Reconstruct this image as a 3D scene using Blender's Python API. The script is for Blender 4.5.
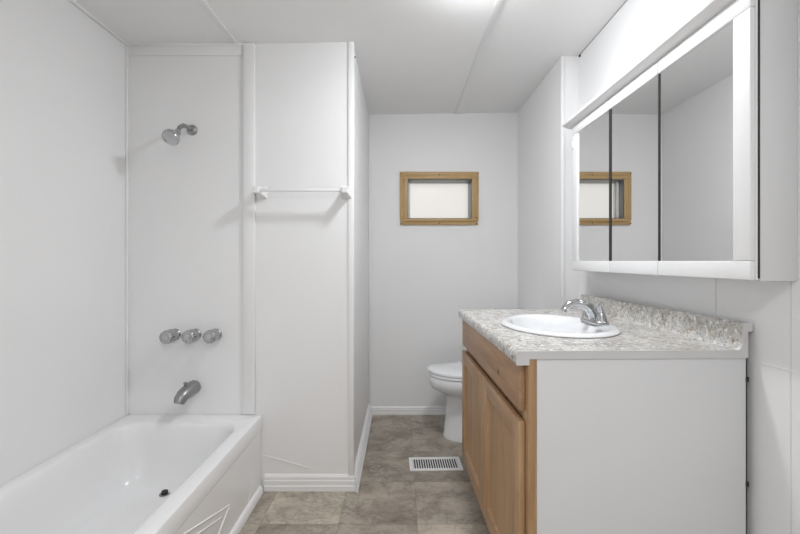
import bpy, bmesh, math, random
from mathutils import Vector, Matrix
random.seed(7)
for o in list(bpy.data.objects): bpy.data.objects.remove(o)
sc = bpy.context.scene
col = sc.collection
PI = math.pi

# ------------------------------------------------------------------ camera, world, exposure
cd = bpy.data.cameras.new('camera'); cam = bpy.data.objects.new('camera', cd); col.objects.link(cam)
cd.sensor_width = 36; cd.lens = 410/800*36
cd.shift_x = -1/800; cd.shift_y = -6/800
cd.clip_start = 0.02
cam.location = (0, 0, 1.08); cam.rotation_euler = (PI/2, 0, 0)
sc.camera = cam

w = bpy.data.worlds.new('world'); sc.world = w; w.use_nodes = True
bg = w.node_tree.nodes['Background']
bg.inputs[0].default_value = (1.0, 0.985, 0.96, 1); bg.inputs[1].default_value = 1.1

sc.view_settings.view_transform = 'Standard'; sc.view_settings.look = 'None'
sc.view_settings.gamma = 1; sc.view_settings.use_curve_mapping = False
sc.view_settings.exposure = 0.13
LAMP = 122                       # strength of the ceiling lamp's diffuser
REAR = 11.0                       # watts of the added fill light behind the camera

# added fill light without a fixture, unseen behind the camera
ld = bpy.data.lights.new('rear_fill_light', 'AREA'); ld.shape = 'RECTANGLE'; ld.size = 0.3; ld.size_y = 0.3
ld.energy = REAR; ld.color = (0.97, 0.985, 1)
lo = bpy.data.objects.new('rear_fill_light', ld); col.objects.link(lo)
lo.location = (-0.2, -0.3, 2.0)

# ------------------------------------------------------------------ materials
def new_mat(name, colour, rough=0.5, metal=0.0, spec=0.5, coat=0.0):
    m = bpy.data.materials.new(name); m.use_nodes = True
    b = m.node_tree.nodes['Principled BSDF']
    b.inputs['Base Color'].default_value = (*colour, 1)
    b.inputs['Roughness'].default_value = rough
    b.inputs['Metallic'].default_value = metal
    b.inputs['Specular IOR Level'].default_value = spec
    b.inputs['Coat Weight'].default_value = coat
    b.inputs['Coat Roughness'].default_value = 0.08
    return m
def nd(m, kind, **kw):
    n = m.node_tree.nodes.new(kind)
    for k, v in kw.items(): setattr(n, k, v)
    return n
def lk(m, a, b): m.node_tree.links.new(a, b)
def bsdf(m): return m.node_tree.nodes['Principled BSDF']
def coords(m, scale=(1, 1, 1), rot=(0, 0, 0)):
    t = nd(m, 'ShaderNodeTexCoord'); mp = nd(m, 'ShaderNodeMapping')
    mp.inputs['Scale'].default_value = scale; mp.inputs['Rotation'].default_value = rot
    lk(m, t.outputs['Object'], mp.inputs['Vector']); return mp.outputs['Vector']
def noise(m, vec, scale, detail=3, rough=0.5, dist=0.0):
    n = nd(m, 'ShaderNodeTexNoise'); n.inputs['Scale'].default_value = scale
    n.inputs['Detail'].default_value = detail; n.inputs['Roughness'].default_value = rough
    n.inputs['Distortion'].default_value = dist
    lk(m, vec, n.inputs['Vector']); return n.outputs['Fac']
def ramp(m, fac, stops):
    r = nd(m, 'ShaderNodeValToRGB'); e = r.color_ramp.elements
    while len(e) < len(stops): e.new(0.5)
    for i, (p, c) in enumerate(stops): e[i].position = p; e[i].color = (*c, 1)
    lk(m, fac, r.inputs['Fac']); return r.outputs['Color']
def mix(m, a, b, fac, mode='MIX'):
    x = nd(m, 'ShaderNodeMix', data_type='RGBA', blend_type=mode)
    for sock, v in ((x.inputs[0], fac), (x.inputs[6], a), (x.inputs[7], b)):
        if hasattr(v, 'links') or isinstance(v, bpy.types.NodeSocket): lk(m, v, sock)
        elif isinstance(v, tuple): sock.default_value = (*v, 1)
        else: sock.default_value = v
    return x.outputs[2]
def bump(m, h, strength=0.2, dist=0.002):
    b = nd(m, 'ShaderNodeBump'); b.inputs['Strength'].default_value = strength
    b.inputs['Distance'].default_value = dist
    lk(m, h, b.inputs['Height']); lk(m, b.outputs['Normal'], bsdf(m).inputs['Normal'])

def paint(name, colour, rough, bscale=40, bstr=0.08):
    m = new_mat(name, colour, rough)
    v = coords(m)
    c = ramp(m, noise(m, v, 2.2, 4), [(0.3, tuple(x*0.975 for x in colour)), (0.7, colour)])
    lk(m, c, bsdf(m).inputs['Base Color'])
    bump(m, noise(m, v, bscale, 3), bstr, 0.002)
    return m
M = {}
M['wall'] = paint('painted_wall', (0.90, 0.90, 0.905), 0.45)
M['surround'] = paint('shower_panel', (0.89, 0.89, 0.895), 0.30, 8, 0.05)
M['ceiling'] = paint('painted_ceiling', (0.92, 0.92, 0.92), 0.7)
M['trim'] = new_mat('white_trim', (0.89, 0.89, 0.895), 0.42)
M['white_paint'] = new_mat('white_cabinet_paint', (0.89, 0.89, 0.895), 0.5)
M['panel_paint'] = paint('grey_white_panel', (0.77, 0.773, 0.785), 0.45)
M['acrylic'] = new_mat('white_acrylic', (0.88, 0.88, 0.885), 0.22, coat=0.15)
M['porcelain'] = new_mat('white_porcelain', (0.88, 0.89, 0.91), 0.08, coat=0.5)
M['chrome'] = new_mat('chrome', (0.52, 0.53, 0.54), 0.14, 1.0)
M['brushed'] = new_mat('worn_chrome', (0.33, 0.33, 0.33), 0.38, 0.85)
M['clear_knob'] = new_mat('smoky_acrylic_knob', (0.45, 0.45, 0.46), 0.16, 0.95)
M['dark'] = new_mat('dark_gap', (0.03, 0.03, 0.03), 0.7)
M['grey_metal'] = new_mat('grey_aluminium', (0.24, 0.24, 0.235), 0.4, 0.3)
M['mirror'] = new_mat('mirror_glass', (0.90, 0.905, 0.91), 0.0, 1.0)
M['cap'] = paint('grey_counter_end', (0.66, 0.66, 0.66), 0.4)
M['brass'] = new_mat('dark_screw', (0.10, 0.07, 0.04), 0.4, 0.8)
M['register'] = new_mat('white_register_enamel', (0.88, 0.88, 0.87), 0.35)

def wood(name, base, dark, light, axis_rot=(0, 0, 0), stretch=(14, 14, 1.0)):
    m = new_mat(name, base, 0.42)
    v = coords(m, stretch, axis_rot)
    n1 = noise(m, v, 2.2, 5, 0.6, 0.6)
    n2 = noise(m, coords(m, tuple(a*5 for a in stretch), axis_rot), 2.5, 3, 0.6)
    c1 = ramp(m, n1, [(0.25, dark), (0.5, base), (0.8, light)])
    c2 = ramp(m, n2, [(0.3, (0.78, 0.74, 0.70)), (0.7, (1, 1, 1))])
    c = mix(m, c1, c2, 0.55, 'MULTIPLY')
    lk(m, c, bsdf(m).inputs['Base Color'])
    bump(m, n2, 0.12, 0.001)
    return m
M['maple'] = wood('maple_vertical', (0.48, 0.295, 0.155), (0.36, 0.205, 0.10), (0.57, 0.375, 0.215))
M['maple_h'] = wood('maple_horizontal', (0.45, 0.275, 0.155), (0.34, 0.195, 0.105), (0.53, 0.345, 0.21), (0, 0, 0), (10, 1.0, 14))
M['pine_h'] = wood('pine_horizontal', (0.55, 0.37, 0.165), (0.42, 0.26, 0.10), (0.65, 0.46, 0.23), (0, 0, 0), (1.5, 14, 22))
M['pine_v'] = wood('pine_vertical', (0.55, 0.37, 0.165), (0.42, 0.26, 0.10), (0.65, 0.46, 0.23), (0, 0, 0), (22, 14, 1.5))

def laminate():
    m = new_mat('speckled_granite_laminate', (0.6, 0.59, 0.57), 0.22)
    v = coords(m)
    a = ramp(m, noise(m, v, 16, 4, 0.6), [(0.35, (0.50, 0.485, 0.46)), (0.65, (0.73, 0.72, 0.70))])
    tan = ramp(m, noise(m, v, 42, 4, 0.65, 0.4), [(0.52, (0, 0, 0)), (0.62, (1, 1, 1))])
    c = mix(m, a, (0.46, 0.40, 0.33), tan)
    g = ramp(m, noise(m, v, 120, 3, 0.7), [(0.57, (0, 0, 0)), (0.63, (1, 1, 1))])
    c = mix(m, c, (0.20, 0.20, 0.21), g)
    d = ramp(m, noise(m, v, 140, 2, 0.6), [(0.64, (0, 0, 0)), (0.69, (1, 1, 1))])
    c = mix(m, c, (0.05, 0.045, 0.045), d)
    lgt = ramp(m, noise(m, v, 70, 2, 0.5), [(0.60, (0, 0, 0)), (0.66, (1, 1, 1))])
    c = mix(m, c, (0.86, 0.86, 0.85), lgt)
    lk(m, c, bsdf(m).inputs['Base Color'])
    return m
M['laminate'] = laminate()

def vinyl_floor():
    m = new_mat('stone_look_vinyl_tile', (0.3, 0.27, 0.22), 0.38)
    T = 0.3225
    t = nd(m, 'ShaderNodeTexCoord')
    mp = nd(m, 'ShaderNodeMapping')
    mp.inputs['Location'].default_value = (-0.067/T + 20, -2.005/T + 20, 0)
    mp.inputs['Scale'].default_value = (1/T, 1/T, 1)
    lk(m, t.outputs['Object'], mp.inputs['Vector'])
    fl = nd(m, 'ShaderNodeVectorMath', operation='FLOOR'); lk(m, mp.outputs[0], fl.inputs[0])
    fr = nd(m, 'ShaderNodeVectorMath', operation='FRACTION'); lk(m, mp.outputs[0], fr.inputs[0])
    wn = nd(m, 'ShaderNodeTexWhiteNoise', noise_dimensions='2D'); lk(m, fl.outputs[0], wn.inputs['Vector'])
    # every tile shows another cut of the same stone print
    off = nd(m, 'ShaderNodeVectorMath', operation='SCALE'); off.inputs['Scale'].default_value = 7.0
    lk(m, wn.outputs['Color'], off.inputs[0])
    ad = nd(m, 'ShaderNodeVectorMath', operation='ADD'); lk(m, t.outputs['Object'], ad.inputs[0]); lk(m, off.outputs[0], ad.inputs[1])
    st = nd(m, 'ShaderNodeVectorMath', operation='MULTIPLY'); st.inputs[1].default_value = (1.15, 1.25, 1); lk(m, ad.outputs[0], st.inputs[0])
    v = st.outputs[0]
    n1 = noise(m, v, 4.8, 9, 0.68, 0.5)
    base = ramp(m, n1, [(0.28, (0.23, 0.195, 0.160)), (0.44, (0.41, 0.358, 0.298)), (0.56, (0.58, 0.52, 0.44)), (0.78, (0.74, 0.68, 0.59))])
    fine = ramp(m, noise(m, v, 45, 4, 0.7), [(0.3, (0.80, 0.79, 0.78)), (0.7, (1.1, 1.1, 1.1))])
    c = mix(m, base, fine, 0.7, 'MULTIPLY')
    # pale pitted patches
    pa = ramp(m, noise(m, v, 3.1, 3, 0.5), [(0.54, (0, 0, 0)), (0.64, (1, 1, 1))])
    pf = ramp(m, noise(m, v, 38, 5, 0.75), [(0.52, (0, 0, 0)), (0.58, (1, 1, 1))])
    pm = nd(m, 'ShaderNodeMath', operation='MULTIPLY'); lk(m, pa, pm.inputs[0]); lk(m, pf, pm.inputs[1])
    c = mix(m, c, (0.58, 0.55, 0.49), pm.outputs[0])
    # thin dark veins
    vn = noise(m, v, 3.0, 4, 0.55, 1.6)
    ab = nd(m, 'ShaderNodeMath', operation='SUBTRACT'); ab.inputs[1].default_value = 0.5; lk(m, vn, ab.inputs[0])
    ab2 = nd(m, 'ShaderNodeMath', operation='ABSOLUTE'); lk(m, ab.outputs[0], ab2.inputs[0])
    vv = ramp(m, ab2.outputs[0], [(0.0, (0.62, 0.60, 0.57)), (0.018, (1, 1, 1))])
    c = mix(m, c, vv, 0.6, 'MULTIPLY')
    # tone of each tile
    tone = ramp(m, wn.outputs['Value'], [(0, (0.70, 0.685, 0.67)), (1, (1.12, 1.11, 1.09))])
    c = mix(m, c, tone, 1.0, 'MULTIPLY')
    # hairline joints
    sx = nd(m, 'ShaderNodeSeparateXYZ'); lk(m, fr.outputs[0], sx.inputs[0])
    def edge(s):
        a = nd(m, 'ShaderNodeMath', operation='PINGPONG'); a.inputs[1].default_value = 0.5; lk(m, s, a.inputs[0]); return a.outputs[0]
    mn = nd(m, 'ShaderNodeMath', operation='MINIMUM'); lk(m, edge(sx.outputs[0]), mn.inputs[0]); lk(m, edge(sx.outputs[1]), mn.inputs[1])
    jl = ramp(m, mn.outputs[0], [(0.0, (0.70, 0.68, 0.66)), (0.010, (1, 1, 1))])
    c = mix(m, c, jl, 0.8, 'MULTIPLY')
    lk(m, c, bsdf(m).inputs['Base Color'])
    bump(m, n1, 0.1, 0.001)
    return m
M['floor'] = vinyl_floor()

def frosted():
    m = bpy.data.materials.new('frosted_pane'); m.use_nodes = True
    nt = m.node_tree; nt.nodes.clear()
    o = nt.nodes.new('ShaderNodeOutputMaterial'); tr = nt.nodes.new('ShaderNodeBsdfTranslucent'); gl = nt.nodes.new('ShaderNodeBsdfGlossy')
    tr.inputs[0].default_value = (0.86, 0.855, 0.84, 1); gl.inputs['Roughness'].default_value = 0.2
    mx = nt.nodes.new('ShaderNodeMixShader'); mx.inputs[0].default_value = 0.05
    nt.links.new(tr.outputs[0], mx.inputs[1]); nt.links.new(gl.outputs[0], mx.inputs[2]); nt.links.new(mx.outputs[0], o.inputs[0])
    return m
M['frosted'] = frosted()
def emit(name, c, s):
    m = new_mat(name, (0.9, 0.9, 0.9), 0.4)
    b = bsdf(m); b.inputs['Emission Color'].default_value = (*c, 1); b.inputs['Emission Strength'].default_value = s
    return m
M['lamp'] = emit('lit_diffuser', (0.965, 0.982, 1.0), LAMP)

# ------------------------------------------------------------------ geometry helpers
def box(bm, x0, x1, y0, y1, z0, z1, bev=0.0, seg=2, mat=None):
    r = bmesh.ops.create_cube(bm, size=1)
    vs = r['verts']
    for v in vs:
        v.co = Vector((x0 + (v.co.x+.5)*(x1-x0), y0 + (v.co.y+.5)*(y1-y0), z0 + (v.co.z+.5)*(z1-z0)))
    if bev > 0:
        es = list({e for v in vs for e in v.link_edges})
        r = bmesh.ops.bevel(bm, geom=es, offset=bev, segments=seg, profile=0.5, affect='EDGES')
    return bm
def prism(bm, pts, a, b, axis='y'):
    """closed outline pts (p,q) swept along axis from a to b; axis x: (y,z)  y: (x,z)  z: (x,y)"""
    def P(p, q, t):
        return {'x': (t, p, q), 'y': (p, t, q), 'z': (p, q, t)}[axis]
    A = [bm.verts.new(P(p, q, a)) for p, q in pts]; B = [bm.verts.new(P(p, q, b)) for p, q in pts]
    n = len(pts)
    for i in range(n): bm.faces.new((A[i], A[(i+1) % n], B[(i+1) % n], B[i]))
    bm.faces.new(A); bm.faces.new(B[::-1])
    bmesh.ops.recalc_face_normals(bm, faces=bm.faces)
def loft(bm, loops, cap0=False, cap1=True):
    R = [[bm.verts.new(p) for p in L] for L in loops]
    n = len(R[0])
    for a, b in zip(R, R[1:]):
        for i in range(n): bm.faces.new((a[i], a[(i+1) % n], b[(i+1) % n], b[i]))
    if cap0: bm.faces.new(R[0][::-1])
    if cap1: bm.faces.new(R[-1])
    bmesh.ops.recalc_face_normals(bm, faces=bm.faces)
def tube(bm, path, radii, n=16, squash=1.0):
    path = [Vector(p) for p in path]
    if not hasattr(radii, '__len__'): radii = [radii]*len(path)
    loops = []; up = None
    for i, p in enumerate(path):
        d = (path[min(i+1, len(path)-1)] - path[max(i-1, 0)]).normalized()
        if up is None:
            up = Vector((0, 0, 1)) if abs(d.z) < 0.9 else Vector((1, 0, 0))
        s = d.cross(up).normalized(); u2 = s.cross(d).normalized(); up = u2
        loops.append([p + radii[i]*(math.cos(2*PI*k/n)*s + squash*math.sin(2*PI*k/n)*u2) for k in range(n)])
    loft(bm, loops, True, True)
def lathe(bm, prof, centre=(0, 0, 0), axis=(0, 0, 1), n=32, flute=0.0, nf=0):
    """prof: (radius, height along axis)"""
    q = Vector((0, 0, 1)).rotation_difference(Vector(axis).normalized()); c = Vector(centre)
    loops = []
    for r, h in prof:
        loops.append([c + q @ Vector(((r*(1+flute*math.cos(nf*2*PI*k/n)))*math.cos(2*PI*k/n), (r*(1+flute*math.cos(nf*2*PI*k/n)))*math.sin(2*PI*k/n), h)) for k in range(n)])
    loft(bm, loops, True, True)
def obj(name, bm, mat, parent=None, smooth=None, loc=None):
    me = bpy.data.meshes.new(name); bm.normal_update(); bm.to_mesh(me); bm.free()
    o = bpy.data.objects.new(name, me); col.objects.link(o)
    for m in (mat if isinstance(mat, (list, tuple)) else [mat]): me.materials.append(m)
    if smooth is not None:
        for p in me.polygons: p.use_smooth = True
        me.set_sharp_from_angle(angle=math.radians(smooth))
    if parent: o.parent = parent
    if loc: o.location = loc
    return o
def NB(): return bmesh.new()
def struct(name, bm, mat, parent=None, smooth=None):
    o = obj(name, bm, mat, parent, smooth); o['kind'] = 'structure' ; return o
def thing(name, label, cat, loc=(0, 0, 0), rz=0, group=None):
    o = bpy.data.objects.new(name, None); col.objects.link(o); o.empty_display_size = 0.05
    o.location = loc; o.rotation_euler = (0, 0, rz); o['label'] = label; o['category'] = cat
    if group: o['group'] = group
    return o
def tag(o, label, cat, group=None):
    o['label'] = label; o['category'] = cat
    if group: o['group'] = group
    return o

# ------------------------------------------------------------------ room shell
XL, XC, XJ, XR = -1.287, -0.228, 0.822, 0.908      # left wall, closet side, jog face, right wall
YC, YJ, YB, YN = 1.934, 2.095, 2.89, -0.9         # shower end, jog, window wall, wall behind the camera
H = 2.13
b = NB(); box(b, XL-.1, XR+.1, YN-1.6, YB+.13, -.06, 0); struct('floor', b, M['floor'])
def HC(x): return 2.128 + (x-.9)*.0136              # the ceiling falls slightly to the left
b = NB(); prism(b, [(XL-.1, HC(XL-.1)), (XR+.1, HC(XR+.1)), (XR+.1, H+.09), (XL-.1, H+.09)], YN-.1, YB+.13, 'y'); struct('ceiling', b, M['ceiling'])
b = NB(); box(b, XL-.1, XL, YN-.1, YB+.13, 0, H); struct('wall_left', b, M['surround'])
b = NB(); box(b, XL, XC, YC, YB, 0, H); struct('wall_closet', b, M['wall'])
# window wall with its opening
wx0, wx1, wz0, wz1 = 0.047, 0.497, 1.377, 1.652
b = NB()
box(b, XC, wx0, YB, YB+.13, 0, H); box(b, wx1, XR+.1, YB, YB+.13, 0, H)
box(b, wx0, wx1, YB, YB+.13, 0, wz0); box(b, wx0, wx1, YB, YB+.13, wz1, H)
bmesh.ops.remove_doubles(b, verts=b.verts, dist=1e-5)
struct('wall_back', b, M['wall'])
# right wall: plan outline with thin panel grooves and the jog
pl = [(XR+.1, YN-.1), (XR, YN-.1)]
for gy in (0.955, 1.182):
    pl += [(XR, gy-.002), (XR+.004, gy-.001), (XR+.004, gy+.001), (XR, gy+.002)]
pl += [(XR, YJ), (XJ, YJ), (XJ, YB), (XR+.1, YB)]
b = NB(); prism(b, pl, 0, H, 'z'); struct('wall_right', b, M['wall'])
# wall behind the camera with an open doorway
b = NB()
box(b, XL, -0.42, YN-.1, YN, 0, H); box(b, 0.36, XR, YN-.1, YN, 0, H); box(b, -0.42, 0.36, YN-.1, YN, 2.03, H)
struct('wall_front', b, M['wall'])

# battens, corner mouldings and ceiling strips
def bt(i, x0, x1, y0, y1, z0, z1, bev=0.003, mat='trim'):
    b = NB(); box(b, x0, x1, y0, y1, z0, z1, bev); return struct('trim_%d' % i, b, M[mat], smooth=40)
bt(1, -.742, -.685, YC-.013, YC, .358, HC(-.72), .006)                     # batten between surround and closet panel
bt(2, XL+.004, -.744, YC-.004, YC, HC(-1)-.055, HC(-1)-.004, .003, 'surround') # header strip over surround
bt(3, XC-.021, XC+.004, YC-.007, YC+.001, .07, HC(XC), .003)              # closet corner moulding, front leg
bt(4, XC, XC+.007, YC-.006, YC+.022, .07, HC(XC), .003)                   # closet corner moulding, side leg
bt(5, XL, XL+.007, YC-.020, YC, .358, HC(XL)-.004, .003, 'surround')      # corner moulding of the surround
bt(6, -.800, -.770, YN, YC, HC(-.785)-.005, HC(-.785)+.002, .002)                         # ceiling batten left
bt(7, .380, .412, YN, YB, HC(.396)-.005, HC(.396)+.002, .002)                           # ceiling batten right
bt(8, XL, XL+.014, YN, YC, HC(XL)-.012, HC(XL)+.002, .004)                          # ceiling moulding over left wall
bt(9, XL, -.69, YC-.010, YC, HC(-1)-.009, HC(-1)+.004, .003)                        # moulding over the end wall
bt(10, XJ-.005, XJ+.014, YJ-.006, YJ+.02, 0, HC(XJ), .003)                # jog corner batten
bt(11, XC, XC+.012, YB-.012, YB, .06, H, .004)                       # cove in the toilet corner
# dark gap along right ceiling joint with the nail at its end
b = NB(); box(b, XR-.0015, XR, 1.45, YJ-.02, HC(XR)-.003, HC(XR)-.001); struct('trim_13', b, M['grey_metal'])
b = NB(); lathe(b, [(.0001, 0), (.006, .001), (.006, .006), (.001, .009)], (XR, YJ-.02, HC(XR)-.010), (-1, 0, 0), 12)
tag(obj('nail', b, M['brass'], smooth=40), 'dark nail head in the corner where ceiling meets right wall', 'nail')

# baseboards with a stepped profile
def base_prof(t, h):
    return [(0, 0), (t, 0), (t, h*.30), (t*.80, h*.36), (t*.80, h*.62), (t*.62, h*.68), (t*.62, h*.84), (t*.28, h*.96), (t*.1, h), (0, h)]
def baseboard(name, p0, p1, n, h, t=0.016, ext0=0, ext1=0):
    p0 = Vector(p0); p1 = Vector(p1); n = Vector(n); d = (p1-p0).normalized()
    b = NB(); pr = base_prof(t, h)
    # mitre: shift each end by its profile depth times ext
    A = [b.verts.new((*(p0 + n*q - d*q*ext0), z)) for q, z in pr]
    B = [b.verts.new((*(p1 + n*q + d*q*ext1), z)) for q, z in pr]
    k = len(pr)
    for i in range(k): b.faces.new((A[i], A[(i+1) % k], B[(i+1) % k], B[i]))
    b.faces.new(A[::-1]); b.faces.new(B)
    bmesh.ops.recalc_face_normals(b, faces=b.faces)
    return struct(name, b, M['trim'])
baseboard('baseboard_closet_front', (-.642, YC), (XC, YC), (0, -1), .076, .013, 0, 1)
baseboard('baseboard_closet_side', (XC, YC), (XC, YB), (1, 0), .074, .030, 1, -1)
baseboard('baseboard_back', (XC, YB), (XJ, YB), (0, -1), .056, .016, -1, -1)
# loosened wallcovering crease low on the closet panel
b = NB(); tube(b, [(-.665, YC-.0005, .166), (-.60, YC-.001, .150), (-.52, YC-.001, .128), (-.44, YC-.0005, .105), (-.40, YC, .098)], [.0004, .0016, .0018, .0014, .0004], 10, 3.0)
struct('trim_14', b, M['wall'], smooth=60)

b = NB(); box(b, XR-.0012, XR, .62, 1.03, .822, .8245); struct('trim_16', b, M['trim'])
b = NB(); lathe(b, [(.0001, 0), (.0045, .001), (.0045, .004), (.001, .006)], (XC+.007, YC+.012, HC(XC)-.065), (1, 0, 0), 12)
tag(obj('nail', b, M['brass'], smooth=40), 'dark nail head near the top of the closet corner moulding', 'nail')
# ------------------------------------------------------------------ window
win = bpy.data.objects.new('window_1', None); col.objects.link(win); win.location = (.27, YB, 1.33); win['kind'] = 'structure'
wl = Vector(win.location)
def wbox(name, lst, mat, bev=.002, parent=win):
    b = NB()
    for (x0, x1, y0, y1, z0, z1) in lst: box(b, x0-wl.x, x1-wl.x, y0-wl.y, y1-wl.y, z0-wl.z, z1-wl.z, bev)
    return obj(name, b, M[mat], parent, smooth=35)
ox0, ox1, oz0, oz1 = -.008, .545, 1.334, 1.706
wbox('casing', [(ox0, ox1, YB-.016, YB, oz1-.034, oz1)], 'pine_h')
wbox('casing', [(ox0+.004, ox1-.004, YB-.016, YB, oz0, oz0+.030)], 'pine_h')
wbox('casing', [(ox0, ox0+.036, YB-.0165, YB, oz0+.0305, oz1-.0345)], 'pine_v')
wbox('casing', [(ox1-.032, ox1, YB-.0165, YB, oz0+.0305, oz1-.0345)], 'pine_v')
# inner stop frame
for t in ((ox0+.024, ox1-.022, YB-.024, YB-.017, oz1-.052, oz1-.030), (ox0+.024, ox1-.022, YB-.024, YB-.017, oz0+.022, oz0+.042)):
    wbox('stop', [t], 'pine_h')
for t in ((ox0+.028, ox0+.055, YB-.0242, YB-.0172, oz0+.0422, oz1-.0522), (ox1-.048, ox1-.026, YB-.0242, YB-.0172, oz0+.0422, oz1-.0522)):
    wbox('stop', [t], 'pine_v')
jb = .004                                            # aluminium lining
for t in ((wx0, wx0+jb, YB-.014, YB+.118, wz0, wz1), (wx1-jb, wx1, YB-.014, YB+.118, wz0, wz1),
          (wx0+jb+.0003, wx1-jb-.0003, YB-.014, YB+.118, wz1-jb, wz1), (wx0+jb+.0003, wx1-jb-.0003, YB-.014, YB+.118, wz0, wz0+jb)):
    wbox('jamb', [t], 'grey_metal', 0.0005)
for t in ((wx0+jb, wx0+.018, YB+.04, YB+.052, wz0+jb, wz1-jb), (wx0+jb, wx0+.012, YB+.075, YB+.09, wz0+jb, wz1-jb)):
    wbox('sash', [t], 'trim', 0.001)
wbox('pane', [(wx0+jb, wx1-jb, YB+.108, YB+.112, wz0+jb, wz1-jb)], 'frosted', 0)
for (x, z) in ((.268, oz1-.022), (.268, oz0+.012), (ox1-.016, oz0+.008), (ox1-.016, oz0+.05), (ox0+.006, oz1-.014), (ox0+.006, oz0+.010), (ox1-.006, oz1-.014)):
    b = NB(); lathe(b, [(.0045, 0), (.0045, .001), (.003, .002)], (x-wl.x, -.0165 if abs(x-.268) > .01 else -.0165, z-wl.z), (0, -1, 0), 12)
    obj('screw', b, M['brass'], win)

# ------------------------------------------------------------------ bathtub
TX0, TX1, TY0, TY1, TH = XL+.002, -.653, .56, YC-.002, .356
tub = thing('bathtub', 'white built-in bathtub with embossed apron along left wall', 'bathtub', ((TX0+TX1)/2, (TY0+TY1)/2, 0))
tl = Vector(tub.location)
def rrect(x0, x1, y0, y1, r, z, k=8):
    pts = []
    for cx, cy, a0 in ((x1-r, y1-r, 0), (x0+r, y1-r, PI/2), (x0+r, y0+r, PI), (x1-r, y0+r, 1.5*PI)):
        for i in range(k+1):
            a = a0 + i/k*PI/2
            pts.append((cx+r*math.cos(a)-tl.x, cy+r*math.sin(a)-tl.y, z))
    return pts
IX0, IX1, IY0, IY1 = TX0+.045, TX1-.068, TY0+.10, TY1-.095
loops = [rrect(TX0, TX1-.003, TY0, TY1, .002, .300), rrect(TX0, TX1, TY0, TY1, .003, .303), rrect(TX0, TX1, TY0, TY1, .004, TH-.008),
         rrect(TX0, TX1-.003, TY0, TY1, .006, TH-.002), rrect(TX0, TX1-.009, TY0, TY1, .006, TH),
         rrect(IX0-.012, IX1+.012, IY0-.012, IY1+.012, .10, TH), rrect(IX0-.004, IX1+.004, IY0-.004, IY1+.004, .10, TH-.004),
         rrect(IX0+.004, IX1-.004, IY0+.010, IY1-.004, .10, TH-.018), rrect(IX0+.012, IX1-.010, IY0+.04, IY1-.012, .10, TH-.07),
         rrect(IX0+.022, IX1-.020, IY0+.09, IY1-.022, .10, TH-.15), rrect(IX0+.036, IX1-.034, IY0+.14, IY1-.036, .10, TH-.215),
         rrect(IX0+.060, IX1-.060, IY0+.19, IY1-.060, .095, TH-.25), rrect(IX0+.10, IX1-.10, IY0+.25, IY1-.10, .08, TH-.262),
         rrect(IX0+.16, IX1-.16, IY0+.32, IY1-.16, .05, TH-.266)]
b = NB(); loft(b, loops, False, True); obj('basin', b, M['acrylic'], tub, smooth=38)
AX = -.659
b = NB(); prism(b, [(AX-.03-tl.x, 0), (AX-tl.x, 0), (AX-tl.x, .285), (AX+.003-tl.x, .290), (AX+.003-tl.x, .2995), (AX-.03-tl.x, .2995)], TY0-tl.y, TY1-.001-tl.y, 'y')
apron = obj('apron', b, M['acrylic'], tub)
def ridge(pts, r=.0055):
    b = NB(); tube(b, [(AX-.001-tl.x, y-tl.y, z) for y, z in pts], r, 10); return b
cy = (TY0+TY1)/2
hexa = [(1.575, .142), (cy, .262-.012), (2*cy-1.575, .142), (2*cy-1.475, .092), (1.475, .092), (1.575, .142)]
obj('emboss', ridge(hexa, .0045), M['acrylic'], apron, smooth=60)
obj('emboss', ridge([(1.50, .140), (cy, .222), (2*cy-1.50, .140)], .004), M['acrylic'], apron, smooth=60)
obj('emboss', ridge([(1.815, .12), (1.80, .085), (1.765, .035)], .003), M['acrylic'], apron, smooth=60)
b = NB(); lathe(b, [(.021, 0), (.021, .002), (.018, .003), (.016, .001), (.0001, .001)], (-1.0-tl.x, 1.735-tl.y, TH-.262), (0, 0, 1), 28)
dr = obj('drain', b, M['brushed'], tub, smooth=40)
b = NB(); lathe(b, [(.013, 0), (.013, .012), (.010, .015), (.0001, .016)], (-1.0-tl.x, 1.735-tl.y, TH-.262), (0, 0, 1), 20); obj('stopper', b, M['dark'], dr, smooth=40)
# quarter-round along the foot of the apron
b = NB(); q = [(AX, 0)] + [(AX + .017*math.cos(a), .034*math.sin(a)) for a in [i/8*PI/2 for i in range(0, 9)]]
prism(b, q, TY0, YC-.022, 'y'); struct('trim_15', b, M['trim'], smooth=40)

# ------------------------------------------------------------------ shower fittings
sh = thing('shower_head', 'small chrome shower head on a bent arm high on the end wall', 'shower head', (-.985, YC, 1.697))
b = NB(); lathe(b, [(.025, 0), (.025, .003), (.020, .010), (.012, .014)], (0, 0, 0), (0, -1, 0), 28); obj('flange', b, M['brushed'], sh, smooth=50)
b = NB(); tube(b, [(0, -.004, 0), (-.004, -.035, .004), (-.010, -.060, .003), (-.012, -.086, -.014), (-.012, -.108, -.046)], .0095, 14); obj('arm', b, M['brushed'], sh, smooth=60)
b = NB(); lathe(b, [(.012, -.004), (.015, .002), (.015, .012), (.018, .018), (.028, .034), (.036, .050), (.037, .060), (.034, .066), (.031, .063), (.0001, .063)], (-.011, -.106, -.043), (-.10, -.76, -.63), 32)
obj('head', b, M['chrome'], sh, smooth=50)

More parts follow.
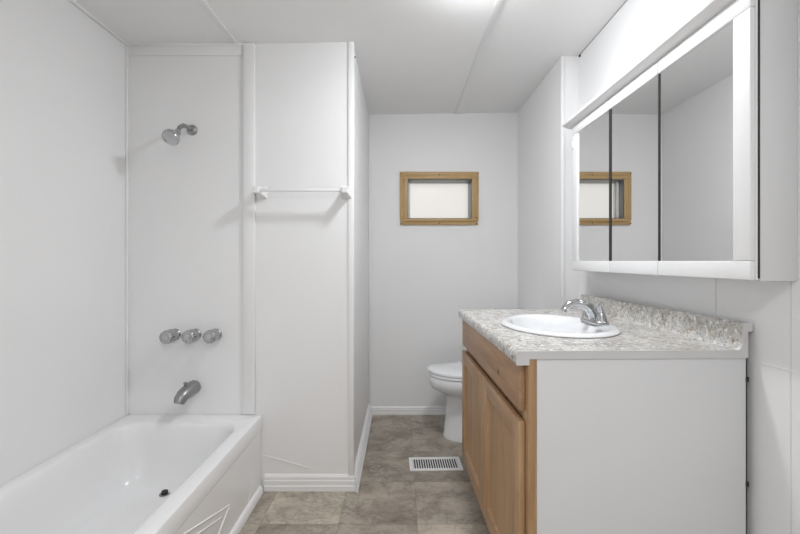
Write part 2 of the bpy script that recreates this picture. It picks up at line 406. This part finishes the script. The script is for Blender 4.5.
HL = ['leftmost of three round chrome tap handles over the bathtub', 'middle one of three round chrome tap handles over the bathtub', 'rightmost of three round chrome tap handles over the bathtub']
for k, (x, ln) in enumerate(((-1.064, .086), (-.968, .078), (-.872, .076))):
    t = thing('tap_handle', HL[k], 'tap handle', (x, YC, .734), 0, 'tap handles over the bathtub')
    b = NB(); lathe(b, [(.028, 0), (.028, .003), (.022, .009), (.014, .012), (.014, .022)], (0, 0, 0), (0, -1, 0), 28); obj('escutcheon', b, M['chrome'], t, smooth=50)
    b = NB(); lathe(b, [(.020, .0), (.027, .003), (.030, .008), (.030, ln-.027), (.027, ln-.022), (.021, ln-.020)], (0, -.020, 0), (0, -1, 0), 60, .028, 10); kn = obj('knob', b, M['clear_knob'], t, smooth=50)
    b = NB(); lathe(b, [(.014, 0), (.014, .002), (.008, .004)], (0, -ln-.0, 0), (0, -1, 0), 20); obj('cap', b, M['chrome'], kn, smooth=50)
sp = thing('tub_spout', 'grey metal tub spout on the end wall below the tap handles', 'spout', (-.975, YC, .487))
b = NB(); tube(b, [(0, 0, 0), (0, -.006, 0), (0, -.03, 0), (-.002, -.06, -.004), (-.006, -.085, -.012), (-.010, -.104, -.026), (-.012, -.112, -.042)], [.031, .033, .033, .031, .030, .027, .022], 20)
obj('spout_body', b, M['brushed'], sp, smooth=50)
b = NB(); lathe(b, [(.006, 0), (.006, .012), (.008, .014), (.008, .018), (.004, .021)], (-.004, -.072, .022), (0, -.1, 1), 16); obj('diverter_knob', b, M['brushed'], sp, smooth=50)

# ------------------------------------------------------------------ towel bar
tb = thing('towel_bar', 'white towel bar mounted across the closet panel', 'towel bar', (-.46, YC, 1.402))
for x in (-.195, .205):
    b = NB()
    loft(b, [[(x+sx*w2, -y, sz*h2) for sx, sz in ((-1, -1), (1, -1), (1, 1), (-1, 1))] for (w2, h2, y) in
             ((.024, .028, 0), (.024, .028, .006), (.016, .018, .020), (.012, .013, .045), (.014, .015, .058), (.014, .015, .084), (.010, .011, .088))], True, True)
    obj('bracket', b, M['trim'], tb, smooth=30)
b = NB(); box(b, -.183, .193, -.079, -.065, -.007, .007, .002); obj('rod', b, M['trim'], tb, smooth=40)

# ------------------------------------------------------------------ vanity
VR = 0.022
VX, VY = .292, 1.038
VL = .902                                           # length of the counter
van = thing('vanity_cabinet', 'maple vanity cabinet with two doors and white side panel', 'cabinet', (VX, VY, 0), VR)
fx = .036                                           # front face of the frame
y0, y1 = .010, VL-.010
zt = .8302
def vobj(name, lst, mat, parent=van, bev=.0015, sm=35):
    b = NB()
    for t in lst: box(b, *t, bev)
    return obj(name, b, M[mat], parent, smooth=sm)
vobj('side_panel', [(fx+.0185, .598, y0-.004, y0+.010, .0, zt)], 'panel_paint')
vobj('far_panel', [(fx+.068, .585, y1-.012, y1, .0, zt)], 'maple')
vobj('floor_panel', [(fx+.0185, .585, y0+.0105, y1-.0125, .13, .145)], 'maple_h')
fxf = fx+.018
vobj('stile', [(fx-.004, fxf, y0-.006, y0+.040, .0, zt)], 'maple'); vobj('stile', [(fx, fxf, y1-.04, y1, .145, zt)], 'maple'); vobj('stile', [(fx, fxf, VL/2-.02, VL/2+.02, .1855, .6545)], 'maple')
for za_, zb_ in ((.145, .185), (.655, .700), (.79, zt)):
    vobj('rail', [(fx, fxf, y0+.0405, y1-.0405, za_, zb_)], 'maple_h')
vobj('gap_shade_strip', [(.5984, .6012, y0-.0035, y0, .0, zt)], 'dark', bev=0)  # dark strip standing in for the shade in the gap at the wall
for zk in (.505, .775): vobj('caulk', [(.5965, .6045, y0-.0065, y0-.0037, zk-.006, zk+.006)], 'dark', bev=.001)
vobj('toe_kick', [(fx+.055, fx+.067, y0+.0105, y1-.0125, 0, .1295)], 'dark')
df = vobj('drawer_front', [(fx-.021, fx-.0045, y0+.016, y1-.008, .691, .808)], 'maple_h', bev=.003)
def door(ya, yb, za=.160, zb=.664, sw=.058):
    x0, x1 = fx-.022, fx-.005
    b = NB()                                         # flat panel with a sloped step, set in the frame
    A = [(ya+sw, za+sw), (yb-sw, za+sw), (yb-sw, zb-sw), (ya+sw, zb-sw)]
    i = .008
    Bp = [(ya+sw+i, za+sw+i), (yb-sw-i, za+sw+i), (yb-sw-i, zb-sw-i), (ya+sw+i, zb-sw-i)]
    loft(b, [[(x1, y, z) for y, z in A], [(x0+.003, y, z) for y, z in A], [(x0+.010, y, z) for y, z in Bp], [(x0+.0102, (ya+yb)/2+(y-(ya+yb)/2)*.9, (za+zb)/2+(z-(za+zb)/2)*.95) for y, z in Bp]], True, True)
    d = obj('door', b, M['maple'], van)
    for t in ((ya, ya+sw-.0003), (yb-sw+.0003, yb)):
        b = NB(); box(b, x0, x1, t[0], t[1], za, zb, .003); obj('stile', b, M['maple'], d, smooth=35)
    for t in ((za, za+sw-.0003), (zb-sw+.0003, zb)):
        b = NB(); box(b, x0, x1, ya+sw+.0003, yb-sw-.0003, t[0], t[1], .003); obj('rail', b, M['maple_h'], d, smooth=35)
    return d
door(y0+.016, VL/2-.0015); door(VL/2+.0015, y1-.008)
b = NB(); box(b, fx-.030, fx-.006, y1-.0075, y1-.001, .672, .686, .002); obj('bumper', b, M['trim'], van)
# knot in the drawer front
b = NB(); lathe(b, [(.010, 0), (.009, .0006), (.0001, .0008)], (fx-.0207, .235, .735), (-1, 0, 0), 16)
kb = obj('knot', b, new_mat('knot_brown', (0.12, 0.065, 0.035), .5), df)

# countertop with sink cut-out
ct = thing('countertop', 'speckled granite-look laminate countertop with backsplash on the vanity', 'countertop', (VX, VY, .814), VR)
zc = .851-.814
SC = Vector((.264, .402)); SA, SBy = .188, .240      # sink centre (local to counter) and half axes of rim
def ell(cx, cy_, a, b_, z, n=64): return [(cx+a*math.cos(2*PI*k/n), cy_+b_*math.sin(2*PI*k/n), z) for k in range(n)]
b = NB()
def slab(z):
    o = [b.verts.new(p) for p in ((.016, .004, z), (.578, .004, z), (.578, VL-.0, z), (.016, VL-.0, z))]
    e = [b.verts.new(p) for p in ell(SC.x, SC.y, SA-.018, SBy-.018, z, 48)]
    ed = [b.edges.new((L[i], L[(i+1) % len(L)])) for L in (o, e) for i in range(len(L))]
    bmesh.ops.triangle_fill(b, edges=ed, use_beauty=True)
    return o, e
o1, e1 = slab(zc); o0, e0 = slab(.0165)
for P, Q in ((o0, o1), (e0, e1)):
    for i in range(len(P)): b.faces.new((P[i], P[(i+1) % len(P)], Q[(i+1) % len(Q)], Q[i]))
bmesh.ops.recalc_face_normals(b, faces=b.faces)
obj('worktop', b, M['laminate'], ct)
# rolled front nosing
b = NB()
nose = [(.0155, zc), (.010, zc+.001), (.005, zc-.002), (.0015, zc-.007), (0, zc-.014), (0, .010), (.002, .004), (.006, .0), (.0155, .0)]
prism(b, nose, .004, VL, 'y'); obj('nosing', b, M['laminate'], ct, smooth=50)
# coved backsplash with a thicker top
b = NB()
bs = [(.5785, .0165), (.5785, zc), (.583, zc+.004), (.585, zc+.010), (.585, .092), (.583, .098), (.584, .104), (.589, .107), (.609, .107), (.612, .104), (.612, .086), (.600, .084), (.600, .0165)]
prism(b, bs, .004, VL, 'y'); obj('backsplash', b, M['laminate'], ct, smooth=35)
# plain end band
b = NB(); box(b, .034, .600, .0015, .0038, .0165, zc+.0002, 0); prism(b, [(.0005, .001), (.034, .001), (.034, zc), (.006, zc), (.0005, zc-.012)], .0015, .0038, 'y')
prism(b, [(.585, zc), (.600, zc), (.600, .084), (.612, .086), (.612, .104), (.609, .107), (.589, .107), (.584, .104), (.585, .092)], .0015, .0038, 'y')
obj('end_band', b, M['cap'], ct)

# sink
sk = thing('sink', 'oval white drop-in sink set in the speckled countertop', 'sink', (VX, VY, .851), VR)
def E(sa, sb, z, dx=0): return ell(SC.x+dx, SC.y, sa, sb, z, 64)
b = NB()
loft(b, [E(SA-.020, SBy-.020, -.002), E(SA-.002, SBy-.002, .0008), E(SA, SBy, .004), E(SA-.004, SBy-.004, .010), E(SA-.014, SBy-.014, .0135),
         E(SA-.026, SBy-.026, .0125), E(SA-.050, SBy-.040, .010, -.012), E(SA-.060, SBy-.048, .002, -.018), E(SA-.068, SBy-.056, -.02, -.022), E(SA-.072, SBy-.075, -.07, -.018), E(.062, .10, -.115, -.018), E(.025, .03, -.128, -.018)], False, True)
# the bowl rim leaves a faucet deck at the wall side
obj('bowl', b, M['porcelain'], sk, smooth=50)
b = NB(); lathe(b, [(.022, 0), (.022, .002), (.015, .001), (.0001, 0)], (SC.x-.018, SC.y, -.128), (0, 0, 1), 24); obj('drain', b, M['chrome'], sk, smooth=40)

# faucet
fa = thing('faucet', 'chrome two-handle faucet on the back rim of the oval sink', 'faucet', (VX+.398-.022*.4, VY+.408, .8625), VR)
b = NB()
def stad(r, L, z, n=12):
    pts = [(r*math.cos(a), L+r*math.sin(a), z) for a in [PI*i/n for i in range(n+1)]]
    pts += [(r*math.cos(a), -L+r*math.sin(a), z) for a in [PI+PI*i/n for i in range(n+1)]]
    return pts
loft(b, [stad(.024, .050, .0005), stad(.025, .050, .004), stad(.023, .049, .010), stad(.017, .046, .016)], True, True)
obj('base_plate', b, M['chrome'], fa, smooth=40)
b = NB(); tube(b, [(.004, 0, .010), (-.004, 0, .032), (-.018, 0, .052), (-.040, 0, .066), (-.066, 0, .070), (-.090, 0, .062), (-.106, 0, .047)], [.023, .020, .0175, .0155, .0145, .014, .012], 16)
spt = obj('spout', b, M['chrome'], fa, smooth=60)
b = NB(); lathe(b, [(.011, 0), (.011, .010), (.008, .011)], (-.104, 0, .050), (-.6, 0, -.8), 16); obj('aerator', b, M['brushed'], spt, smooth=40)
for s in (-1, 1):
    b = NB(); lathe(b, [(.019, .012), (.017, .020), (.014, .034), (.011, .042)], (0, s*.050, 0), (0, 0, 1), 24); h = obj('handle', b, M['chrome'], fa, smooth=50)
    b = NB()
    tube(b, [(0, s*.050, .038), (-.004, s*.052, .050), (-.008, s*.056, .062), (-.010, s*.060, .070)], [.012, .011, .009, .006], 14, .8); obj('lever', b, M['chrome'], h, smooth=60)

# ------------------------------------------------------------------ mirror cabinet
mc = thing('mirror_cabinet', 'white three-door mirrored medicine cabinet on the right wall', 'cabinet', (XR, 1.42, 1.03))
ml = Vector(mc.location)
def mbox(name, lst, mat, parent=mc, bev=.002):
    b = NB()
    for (x0, x1, ya, yb, z0, z1) in lst: box(b, x0-ml.x, x1-ml.x, ya-ml.y, yb-ml.y, z0-ml.z, z1-ml.z, bev)
    return obj(name, b, M[mat], parent, smooth=40)
CY0, CY1 = .938, 1.913
GZ0, GZ1 = 1.080, 1.662
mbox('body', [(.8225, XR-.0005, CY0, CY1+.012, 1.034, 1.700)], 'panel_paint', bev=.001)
mbox('gap_strip', [(.8162, .8222, CY0+.001, CY1, 1.04, 1.70)], 'dark', bev=0)
splits = [CY0-.002, 1.276, 1.574, CY1]
DX0, DX1 = .798, .8160
for i in range(3):
    a, c = splits[i]+.0012, splits[i+1]-.0012
    lo_, hi_ = (.050 if i == 0 else 0.0), (.052 if i == 2 else 0.0)
    def bb(name, x0, x1, ya, yb, z0, z1, mat, parent, bv=.003):
        b = NB(); box(b, x0-ml.x, x1-ml.x, ya-ml.y, yb-ml.y, z0-ml.z, z1-ml.z, bv)
        return obj(name, b, M[mat], parent, smooth=40)
    d = bb('door', DX1-.005, DX1, a+.0005, c-.0005, 1.037, 1.703, 'white_paint', mc, .0005)
    X1 = DX1-.0053
    bb('rail', DX0, X1, a, c, 1.036, GZ0, 'white_paint', d); bb('rail', DX0, X1, a, c, GZ1, 1.704, 'white_paint', d)
    if lo_: bb('stile', DX0, X1, a, a+lo_, GZ0+.0003, GZ1-.0003, 'white_paint', d)
    if hi_: bb('stile', DX0, X1, c-hi_, c, GZ0+.0003, GZ1-.0003, 'white_paint', d)
    bb('mirror', DX0+.006, X1-.001, a+(lo_ or (.0038 if i==1 else .0078))+.0002, c-(hi_ or (.0038 if i==0 else .0078))-.0002, GZ0+.0002, GZ1-.0002, 'mirror', d, 0)
# dark seams between the mirrors
mbox('seam', [(DX0+.004, DX1-.006, splits[1]-.0035, splits[1]+.0035, GZ0+.0003, GZ1-.0003)], 'dark', bev=0)
mbox('seam', [(DX0+.004, DX1-.006, splits[2]-.0075, splits[2]+.0075, GZ0+.0003, GZ1-.0003)], 'dark', bev=0)
# crown strip
b = NB(); prism(b, [(XR-.001-ml.x, 1.7055-ml.z), (.799-ml.x, 1.7055-ml.z), (.768-ml.x, 1.719-ml.z), (.766-ml.x, 1.726-ml.z), (.769-ml.x, 1.731-ml.z), (XR-.001-ml.x, 1.731-ml.z)], CY0-.012-ml.y, CY1+.035-ml.y, 'y')
obj('crown', b, M['white_paint'], mc, smooth=30)
# small catch on the far stile
mbox('latch', [(DX0-.006, DX0-.0002, CY1-.020, CY1-.012, 1.600, 1.632)], 'trim', bev=.001)

# ------------------------------------------------------------------ toilet (facing left, tank at the right wall)
TC = 2.53
to = thing('toilet', 'white toilet with closed lid between vanity and window wall', 'toilet', (.45, TC, 0))
def egg(cx, front, back, hw, z, n=40, p=2.0):
    """egg outline: reaches front to -x, back to +x, half width hw along y"""
    pts = []
    for k in range(n):
        a = 2*PI*k/n; c_, s_ = math.cos(a), math.sin(a)
        ax = back if c_ > 0 else front
        pts.append((cx + ax*math.copysign(abs(c_)**(2/p), c_), hw*math.copysign(abs(s_)**(2/p), s_), z))
    return pts
b = NB()
loft(b, [egg(0, .190, .17, .108, 0), egg(0, .192, .17, .110, .012), egg(0, .186, .17, .105, .03), egg(0, .180, .17, .098, .10), egg(0, .172, .17, .092, .18),
         egg(0, .168, .17, .092, .235), egg(-.005, .180, .17, .110, .265), egg(-.015, .212, .18, .145, .288), egg(-.025, .238, .19, .168, .308), egg(-.03, .250, .20, .178, .335), egg(-.03, .253, .20, .181, .378), egg(-.03, .247, .20, .175, .384)], True, True)
obj('bowl', b, M['porcelain'], to, smooth=50)
b = NB(); loft(b, [egg(-.03, .250, .20, .178, .3845), egg(-.03, .256, .20, .184, .388), egg(-.03, .256, .20, .184, .398), egg(-.03, .252, .20, .180, .4025)], True, True)
obj('seat', b, M['porcelain'], to, smooth=50)
b = NB(); loft(b, [egg(-.03, .254, .20, .182, .4035), egg(-.03, .258, .20, .186, .408), egg(-.03, .256, .20, .184, .418), egg(-.03, .24, .19, .17, .424), egg(-.03, .12, .10, .08, .428)], True, True)
obj('lid', b, M['porcelain'], to, smooth=50)
b = NB(); box(b, .172, .362, -.20, .20, .384, .735, .02, 4); obj('tank', b, M['porcelain'], to, smooth=50)
b = NB(); box(b, .165, .368, -.21, .21, .7355, .765, .008, 3); obj('tank_lid', b, M['porcelain'], to, smooth=50)
b = NB(); box(b, .10, .30, -.09, .09, .0, .3835, .02, 3); obj('pedestal', b, M['porcelain'], to, smooth=50)

# ------------------------------------------------------------------ floor register
rg = thing('floor_register', 'white metal floor register with dark slots beside the vanity', 'floor vent', (.182, 2.178, 0), .03)
rx, ry, rb = .138, .070, .019
b = NB(); box(b, -rx, rx, -ry, -ry+rb, .0, .006, .0015); box(b, -rx, rx, ry-rb, ry, .0, .006, .0015)
box(b, -rx, -rx+rb, -ry+rb, ry-rb, .0, .006, .0015); box(b, rx-rb, rx, -ry+rb, ry-rb, .0, .006, .0015)
obj('frame', b, M['register'], rg, smooth=40)
b = NB(); box(b, -rx+rb, rx-rb, -ry+rb, ry-rb, .0003, .001); obj('duct_opening', b, M['dark'], rg)
b = NB()
for k in range(19):
    x = -rx+rb+.004 + k*(2*(rx-rb)-.008)/18
    box(b, x-.0024, x+.0024, -ry+rb, ry-rb, .0012, .0052)
obj('louvers', b, M['register'], rg)

# ------------------------------------------------------------------ ceiling lamp (just above the frame)
la = thing('ceiling_light', 'round white flush ceiling light above the bathroom floor', 'ceiling light', (.285, 1.44, HC(.15)))
b = NB(); lathe(b, [(.125, 0), (.125, .010), (.118, .012)], (0, 0, 0), (0, 0, -1), 40); obj('base', b, M['trim'], la, smooth=40)
b = NB(); lathe(b, [(.090, .0125), (.090, .017), (.082, .029), (.062, .038), (.032, .043), (.0001, .044)], (0, 0, 0), (0, 0, -1), 40); obj('diffuser', b, M['lamp'], la, smooth=60)
